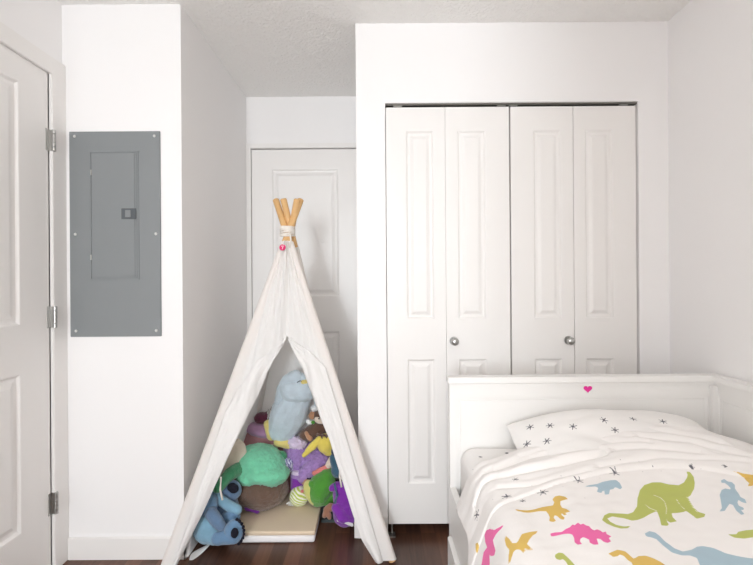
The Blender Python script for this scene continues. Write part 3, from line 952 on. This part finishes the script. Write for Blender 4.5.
# ------------------------------------------------------------------ soft toys
def plushm(name, rgb, bump=0.8, bscale=170, var=0.2):
    m = mat(name, rgb, 0.95, bump=bump, bscale=bscale, var=var, vscale=22, sheen=0.35)
    return m
def E(mb, u, v, D, ru, rv, rd=None, rot=0):
    s = D / F
    rd = min(ru, rv) if rd is None else rd
    return mb.ell(P(u, v, D), (ru * s, rd * s, rv * s), R(rot))
def Cp(mb, pts, n=7):
    """tapered capsule chain, pts: (u, v, D, r)"""
    for a, b_ in zip(pts[:-1], pts[1:]):
        pa, pb = P(*a[:3]), P(*b_[:3])
        ra, rb = a[3] * a[2] / F, b_[3] * b_[2] / F
        for k in range(n + 1):
            f = k / n
            rr = ra + (rb - ra) * f
            mb.ell(pa + (pb - pa) * f, (rr, rr, rr), sub=2)
    return mb
def soft(mb, name, m, parent, voxel=0.005, fluff=0.0, smooth=4):
    o = mb.build(name, m, parent, True)
    r_ = o.modifiers.new('remesh', 'REMESH'); r_.mode = 'VOXEL'; r_.voxel_size = voxel; r_.use_smooth_shade = True
    if smooth:
        s_ = o.modifiers.new('smooth', 'SMOOTH'); s_.iterations = smooth; s_.factor = 0.5
    tex = bpy.data.textures.new(name, 'CLOUDS'); tex.noise_scale = 0.012 if fluff else 0.03; tex.noise_depth = 2
    d_ = o.modifiers.new('plush', 'DISPLACE'); d_.texture = tex; d_.strength = fluff or 0.006; d_.mid_level = 0.5
    d_.texture_coords = 'GLOBAL'
    return o
GP = 'soft toys piled inside the play tent'
def toy(name, label, u, v, D, cat='soft toy'):
    p = P(u, v, D)
    o = empty(name, (p.x, p.y, max(0.0, p.z)))
    return tag(o, label, cat, GP)

BLUEP = plushm('pale_blue_plush', (198, 213, 224))
YELP = plushm('pale_yellow_plush', (226, 208, 128))
MINT = plushm('mint_plush', (116, 204, 166), bscale=90)
MINTD = plushm('deep_green_plush', (52, 140, 96))
BROWN = plushm('brown_fur', (106, 82, 68), bump=0.8)
CHOC = plushm('chocolate_plush', (96, 68, 54))
TAN = plushm('tan_plush', (186, 138, 104))
CREAMP = plushm('cream_plush', (232, 216, 200))
WHITEP = plushm('white_plush', (238, 238, 240))
LAV = plushm('lavender_fur', (160, 128, 190), bump=1.0, bscale=110, var=0.2)
LAVW = plushm('white_lilac_fur', (216, 200, 226), bump=1.0)
LEMON = plushm('lemon_plush', (232, 212, 96))
GREEN = plushm('grass_green_plush', (74, 148, 46))
LIME = plushm('pale_lime_plush', (206, 206, 120))
PURP = plushm('vivid_purple_plush', (124, 34, 164))
ROSE = plushm('dusty_rose_fabric', (172, 122, 128), bump=0.15, var=0.06)
MAUVE = plushm('mauve_fabric', (172, 132, 170), bump=0.15)
CORAL = plushm('coral_fabric', (222, 128, 124), bump=0.2)
NAVY = plushm('navy_fabric', (34, 48, 78))
TEAL = plushm('teal_plush', (52, 92, 116))
BLUE1 = plushm('mid_blue_plush', (98, 134, 168))
BLUE2 = plushm('sky_blue_plush', (126, 168, 192))
BLUE3 = plushm('dusk_blue_plush', (96, 124, 156))
PAD = mat('black_pad', (18, 19, 34), 0.95, bump=0.1)
MAROON = plushm('maroon_plush', (96, 28, 60))
BLACK = mat('black_plastic', (22, 22, 24), 0.5)
SLATE = mat('slate_edge', (74, 84, 86), 0.5)
SKINB = plushm('brown_doll_fabric', (150, 104, 82), bump=0.1)
CREAMC = cloth('cream_cushion_cotton', (222, 212, 196), bump=0.15)

def striped(name, c1, c2, scale, dist=6.0, rot=(0, 0, 0)):
    m = plushm(name, c1, bump=0.15)
    nt, N, L, b = nodes_of(m)
    tc = N.new('ShaderNodeTexCoord')
    mp = N.new('ShaderNodeMapping'); mp.inputs['Rotation'].default_value = rot
    L.new(tc.outputs['Object'], mp.inputs['Vector'])
    w = N.new('ShaderNodeTexWave'); w.inputs['Scale'].default_value = scale; w.inputs['Distortion'].default_value = dist; w.inputs['Detail'].default_value = 1; w.inputs['Detail Scale'].default_value = 1.5
    L.new(mp.outputs[0], w.inputs['Vector'])
    cr = N.new('ShaderNodeValToRGB'); cr.color_ramp.elements[0].position = 0.46; cr.color_ramp.elements[1].position = 0.54
    cr.color_ramp.elements[0].color = lin(c1); cr.color_ramp.elements[1].color = lin(c2)
    L.new(w.outputs['Fac'], cr.inputs[0]); L.new(cr.outputs[0], b.inputs['Base Color'])
    return m
LIMESTR = striped('lime_white_stripe', (190, 208, 96), (240, 240, 226), 22, 3.0, (0, R(60), 0))
INDIGO = striped('indigo_white_pattern', (84, 80, 150), (214, 214, 236), 30, 9.0)
GREYP = striped('grey_white_pattern', (110, 108, 112), (214, 212, 210), 28, 12.0)

# 1 dusty rose cushion (supports the pile at the back)
t = toy('cushion', 'dusty rose and mauve cushion behind the mint green toy', 262, 480, 2.42, 'cushion')
soft(E(E(MB(), 262, 456, 2.41, 30, 32, 14), 270, 475, 2.43, 36, 22, 14), 'cushion_body', ROSE, t)
soft(E(MB(), 262, 430, 2.395, 17, 7, 12, 12), 'top_panel', MAUVE, t)
o = MB().box(P(270.5, 448, 2.345), P(278, 444.5, 2.34) + Vector((0, 0.004, 0))).build('care_tag', CREAMC, t)

# 2 long pale blue toy
t = toy('plush_toy', 'long pale blue soft toy with yellow feet lying on top of the pile', 287, 442, 2.37)
body = Cp(MB(), [(283, 427, 2.36, 16), (289, 414, 2.345, 19), (296, 398, 2.32, 16)])
soft(body, 'body', BLUEP, t, 0.006)
hd = Cp(E(MB(), 298, 390, 2.285, 18, 13, 14, -10), [(291, 389, 2.28, 12), (305, 390, 2.27, 12)])
soft(hd, 'head', BLUEP, t)
soft(Cp(MB(), [(280, 401, 2.30, 6), (283, 390, 2.285, 7), (288, 380, 2.27, 6.5), (296, 376, 2.265, 6.5)]), 'wing', BLUEP, t)
soft(Cp(MB(), [(302, 378, 2.275, 5.5), (309, 381, 2.27, 5.5)]), 'wing', BLUEP, t)
soft(Cp(MB(), [(317, 390, 2.30, 5), (320, 403, 2.32, 6)]), 'wing', BLUEP, t)
soft(Cp(MB(), [(303, 382.2, 2.235, 2.2), (309, 380.8, 2.235, 2)]), 'beak', YELP, t, 0.003)
MB().tube([P(297, 382.4, 2.233), P(300, 380.8, 2.231), (P(303, 381.6, 2.230))], 0.0022, 6).build('closed_eye', BLACK, t, True)
for a, b_ in (((268, 424, 2.335, 4.6), (271.5, 436, 2.335, 5)), ((278.5, 441.5, 2.32, 5), (289, 444, 2.32, 5.2))):
    soft(Cp(MB(), [a, b_]), 'foot', YELP, t)

# 3 mint and brown round toy
t = toy('plush_toy', 'big mint green soft toy with a brown furry underside on the beige floor mat', 258, 508, 2.26)
br_ = E(E(MB(), 256, 486, 2.25, 33, 21, 24, 10), 262, 487, 2.24, 26, 21, 24)
soft(br_, 'belly', BROWN, t, 0.006, 0.01, 3)
gr_ = E(E(E(E(E(MB(), 262, 463, 2.25, 25, 17, 25, 18), 249, 462, 2.25, 13, 16, 20), 274, 473, 2.225, 15, 9.5, 22, 6), 252, 474, 2.215, 15, 8, 20, 3), 266, 472, 2.20, 24, 9.5, 20, 5)
soft(gr_, 'body', MINT, t, 0.006, 0.014, 3)
soft(Cp(MB(), [(243, 466, 2.20, 7), (230, 474, 2.11, 6.5), (218, 487, 2.03, 6)]), 'arm', MINTD, t)
soft(Cp(MB(), [(277, 457, 2.29, 4.5), (282, 456, 2.28, 5.5)]), 'arm', MINTD, t)

# 4 lavender fluffy toy
t = toy('plush_toy', 'fluffy lavender soft toy under the lemon yellow one', 303, 470, 2.36)
soft(Cp(E(E(MB(), 298, 455, 2.345, 14, 14, 14), 312, 456, 2.36, 18, 13, 16), [(291, 452, 2.345, 8), (295, 466, 2.31, 8)]), 'body', LAV, t, 0.005, 0.022, 2)
soft(Cp(MB(), [(322, 460, 2.30, 7), (311, 468, 2.28, 8), (303, 476, 2.27, 7)]), 'arm', LAV, t, 0.005, 0.018, 2)
soft(E(MB(), 297, 443, 2.325, 10, 6, 9, 10), 'tuft', LAVW, t, 0.005, 0.02, 2)

# 5 yellow toy
t = toy('plush_toy', 'lemon yellow soft toy with a long floppy ear, lying on the lavender one', 325, 452, 2.285)
soft(E(E(MB(), 326, 443.5, 2.27, 9.5, 10, 9), 329, 451, 2.27, 6, 5, 6), 'body', LEMON, t)
soft(Cp(MB(), [(320, 438, 2.26, 3), (313, 446, 2.25, 4.2), (304, 455, 2.25, 2.4)]), 'ear', LEMON, t, 0.004)
for k in range(3):
    MB().tube([P(317 + k * 5, 434.5 + k * 0.6, 2.25), P(321 + k * 4.5, 435.5, 2.242), P(323 + k * 4, 440 - k, 2.244)], lambda q: 0.006 * (1 - q) + 0.002, 8).build('stripe', CHOC, t, True)

# 6 brown toy with a white pompom
t = toy('plush_toy', 'chocolate brown soft toy with a white pompom beside the long pale blue one', 316, 436, 2.36)
soft(Cp(MB(), [(326, 424, 2.36, 8), (316, 430, 2.345, 8.5), (305, 435, 2.34, 6)]), 'body', CHOC, t)
soft(E(MB(), 322, 416, 2.34, 9, 8.5, 8), 'head', CHOC, t)
soft(E(MB(), 319.5, 420, 2.31, 5.2, 3.6, 4, 20), 'face', CREAMP, t, 0.003)
soft(E(MB(), 312.5, 415.5, 2.33, 4, 4.2, 3), 'ear', TAN, t, 0.003)
soft(E(MB(), 314.5, 408, 2.33, 4, 3.6, 3.6), 'pompom', WHITEP, t, 0.003, 0.008)
soft(E(MB(), 309, 422, 2.325, 3.6, 2.6, 2.6, 35), 'cuff', WHITEP, t, 0.003)
soft(E(MB(), 313, 422.3, 2.32, 2, 1.8, 2), 'collar', GREEN, t, 0.003)
soft(Cp(MB(), [(306.5, 433, 2.315, 2.3), (310, 438.5, 2.31, 2.9)]), 'paw', TAN, t, 0.003)
MB().ell(P(319, 418.6, 2.29), (0.004,) * 3).ell(P(322, 419.6, 2.292), (0.004,) * 3).build('eyes', PAD, t, True)

# 7 dark box and the grass green toy on it
bxo = empty('storage_box', (-0.23, 2.32, 0))
tag(bxo, 'low black box on the floor to the right of the beige mat', 'box')
MB().box((-0.283, 2.2, 0.012), (-0.14, 2.46, 0.098), 0.004).build('box_body', BLACK, bxo)
MB().box((-0.286, 2.195, 0.0), (-0.137, 2.465, 0.012), 0.002).build('base_strip', SLATE, bxo)
t = toy('plush_toy', 'grass green soft toy with a pale lime edge on the black box', 322, 502, 2.24)
soft(Cp(E(E(MB(), 321, 488, 2.235, 13.5, 17, 14, 25), 327, 478, 2.24, 9, 10, 11), [(318, 500, 2.22, 7), (331, 498, 2.22, 6)]), 'body', GREEN, t)
soft(E(MB(), 313, 493, 2.222, 8, 14.5, 8, -28), 'belly', LIME, t)
soft(Cp(MB(), [(312, 484, 2.205, 4), (320, 492, 2.185, 4.5), (322, 500, 2.185, 4)]), 'leg', GREEN, t)
soft(E(MB(), 306.5, 484, 2.235, 4, 5, 4), 'paw', TAN, t, 0.003)

# 8 purple toy with a brown foot
t = toy('plush_toy', 'vivid purple soft toy with a brown foot on the floor by the right flap', 343, 524, 2.13)
soft(Cp(E(E(MB(), 344, 498, 2.13, 11, 17, 11, -10), 345, 513, 2.125, 12, 13, 13), [(338, 486, 2.12, 5), (332, 488, 2.10, 3.5)]), 'body', PURP, t)
soft(Cp(MB(), [(337, 508, 2.09, 6), (343, 517, 2.08, 6.5), (350, 519, 2.09, 5)]), 'leg', PURP, t)
soft(Cp(E(E(MB(), 325, 514, 2.09, 2.6, 4.4, 2.6, 20), 329, 515.5, 2.085, 2.4, 4.2, 2.6, -15), [(331, 507, 2.11, 3.8), (327, 510, 2.10, 3.8)]), 'foot', SKINB, t, 0.003)
soft(Cp(MB(), [(338, 520.5, 2.075, 1.6), (345, 521.5, 2.065, 2), (352, 525, 2.07, 1.6)]), 'hem', WHITEP, t, 0.003)
soft(Cp(MB(), [(334.5, 484, 2.095, 1.2), (337, 495, 2.075, 1.2), (335, 503, 2.085, 1.2)]), 'ribbon', TEAL, t, 0.0025, 0, 1)

# 9 balls and small things
t = toy('toy_ball', 'lime and white striped soft ball on the floor mat', 299, 505, 2.255, 'ball')
t['group'] = 'small toys in the tent pile'
bo = E(MB(), 299.3, 496, 2.255, 9.8, 9.8, 9.8).build('ball_body', LIMESTR, t, True)
soft(E(MB(), 302.5, 491.2, 2.22, 2.2, 1.8, 1.5), 'red_patch', CORAL, t, 0.003)
rb = MB()
for k in range(4):
    rb.tube([P(291 + k, 501 + k * .6, 2.235), P(288 + k * 1.6, 503 + k * .8, 2.22), P(286.5 + k * 1.9, 505.6 - (k == 0) * 1.5, 2.215)], 0.003, 6)
rb.build('ribbon_tail', WHITEP, t, True)
t = toy('toy_ball', 'small indigo and white patterned soft ball beside the mint green toy', 287, 471, 2.28, 'ball')
soft(E(E(MB(), 287, 464, 2.275, 6.5, 6, 6), 289, 468, 2.275, 4.5, 4.5, 5), 'ball_body', INDIGO, t, 0.004, 0.008)
t = toy('toy_cup', 'purple toy cup with a lilac band beside the mint green toy', 297, 490, 2.29, 'cup')
s = 2.285 / F
c = P(297, 488, 2.285)
MB().cyl(c, c + Vector((0.004, 0, 12 * s)), 6.3 * s, 7 * s, 24).build('cup_body', PURP, t, True).data.set_sharp_from_angle(angle=R(40))
MB().cyl(c + Vector((0.004, 0, 12 * s)), c + Vector((0.005, 0, 15.5 * s)), 7.3 * s, 7.4 * s, 24).build('band', LAV, t, True).data.set_sharp_from_angle(angle=R(40))
MB().cyl(c + Vector((0.005, 0, 15.5 * s)), c + Vector((0.006, 0, 18.5 * s)), 7.3 * s, 6.6 * s, 24).build('rim', LAVW, t, True).data.set_sharp_from_angle(angle=R(40))
t = toy('rag_doll_leg', 'coral pink cloth doll leg lying above the grass green toy', 320, 470, 2.255, 'doll leg')
soft(Cp(MB(), [(314, 473, 2.235, 2.2), (328, 466.5, 2.245, 3)]), 'stocking', CORAL, t, 0.003)
soft(Cp(MB(), [(328, 466, 2.245, 3.2), (331, 459, 2.25, 2.8), (330, 464, 2.24, 3)]), 'shoe', CREAMP, t, 0.003)
t = toy('doll_head', 'tiny tan doll head with black hair between purple cup and grass green toy', 306, 487, 2.27, 'doll')
soft(E(MB(), 305, 480.5, 2.262, 4.2, 4.6, 4), 'face', TAN, t, 0.003)
soft(E(MB(), 306, 477.5, 2.262, 5.2, 3.6, 4.6, 10), 'hair', PAD, t, 0.003)
t = toy('plush_toy', 'teal blue plush toy half hidden by the right tent flap', 336, 475, 2.2)
soft(Cp(E(MB(), 337, 470, 2.19, 6, 8, 6), [(334, 458, 2.2, 5), (337, 466, 2.19, 6)]), 'body', TEAL, t)
soft(E(MB(), 335.5, 452, 2.205, 4.5, 6, 4.5), 'head', NAVY, t)
t = toy('plush_toy', 'small maroon plush toy behind the rose cushion at the back of the tent', 262, 424, 2.42)
soft(E(E(MB(), 262, 418, 2.40, 8, 6, 7), 268, 416, 2.395, 5, 5, 5), 'body', MAROON, t)
t = toy('plush_toy', 'grey and white patterned soft toy at the left of the pale blue one', 274, 424, 2.41)
soft(Cp(E(MB(), 272, 414, 2.40, 8, 6, 6, -40), [(276, 408, 2.395, 5), (270, 417, 2.385, 4)]), 'body', GREYP, t)
t = toy('plush_toy', 'tiny purple soft toy peeping out under the brown furry underside', 254, 513, 2.17)
soft(Cp(MB(), [(248, 507, 2.17, 4), (257, 510.5, 2.165, 3)]), 'body', PURP, t, 0.004)
t = toy('cushion', 'cream cotton cushion behind the left tent flap', 232, 500, 2.2, 'cushion')
soft(E(E(MB(), 233, 458, 2.2, 13, 20, 8, 18), 226, 478, 2.2, 14, 26, 8, 18), 'cushion_body', CREAMC, t)

# 10 two blue toys by the left flap
t = toy('plush_toy', 'dusk blue soft toy behind the light blue one, under the green arm', 226, 522, 2.09)
soft(Cp(E(E(MB(), 224, 503, 2.1, 15, 12, 13, 30), 228, 514, 2.08, 12, 9, 10), [(213, 498, 2.08, 8), (206, 505, 2.05, 8)]), 'body', BLUE3, t)
soft(Cp(MB(), [(213, 494, 2.055, 5.5), (226, 504, 2.04, 5.5), (237, 510, 2.04, 5.5)]), 'arm', BLUE2, t)
fo_ = soft(E(MB(), 231, 490, 2.10, 11, 10, 7, 20), 'paw', BLUE3, t)
soft(E(MB(), 233, 488, 2.062, 6, 5.2, 2.4, 20), 'pad', PAD, fo_, 0.003)
soft(E(MB(), 231, 517, 2.035, 10, 7.5, 7), 'leg', BLUE1, t)
t = toy('plush_toy', 'light blue soft toy on the floor, its black padded foot before the mat', 212, 546, 1.99)
soft(E(E(MB(), 207, 528, 1.985, 14, 15, 12), 216, 535, 1.985, 10, 9, 10), 'body', BLUE2, t)
soft(E(E(MB(), 207, 508, 2.0, 10, 9, 9), 211, 503, 2.01, 7, 9, 8), 'head', BLUE1, t)
soft(Cp(MB(), [(211, 513, 1.97, 6.5), (217, 521, 1.955, 6.5), (221, 526, 1.955, 5)]), 'arm', BLUE3, t)
leg = soft(Cp(MB(), [(218, 538, 1.955, 7), (230, 536, 1.955, 8)]), 'leg', BLUE1, t)
ft = soft(E(MB(), 233.5, 532, 1.948, 9.5, 12.5, 6.5, 5), 'foot', BLUE1, t)
soft(E(MB(), 234.5, 533, 1.914, 3.8, 5.6, 2.4, 5), 'pad', PAD, ft, 0.003)
fr_ = MB()
for k in range(9):
    a = R(-70 + k * 16)
    fr_.ell(P(233.5 + 10.2 * math.cos(a), 532 + 13.2 * math.sin(a), 1.95), (0.008, 0.008, 0.008), sub=2)
fr_.build('fringe', PAD, ft, True)
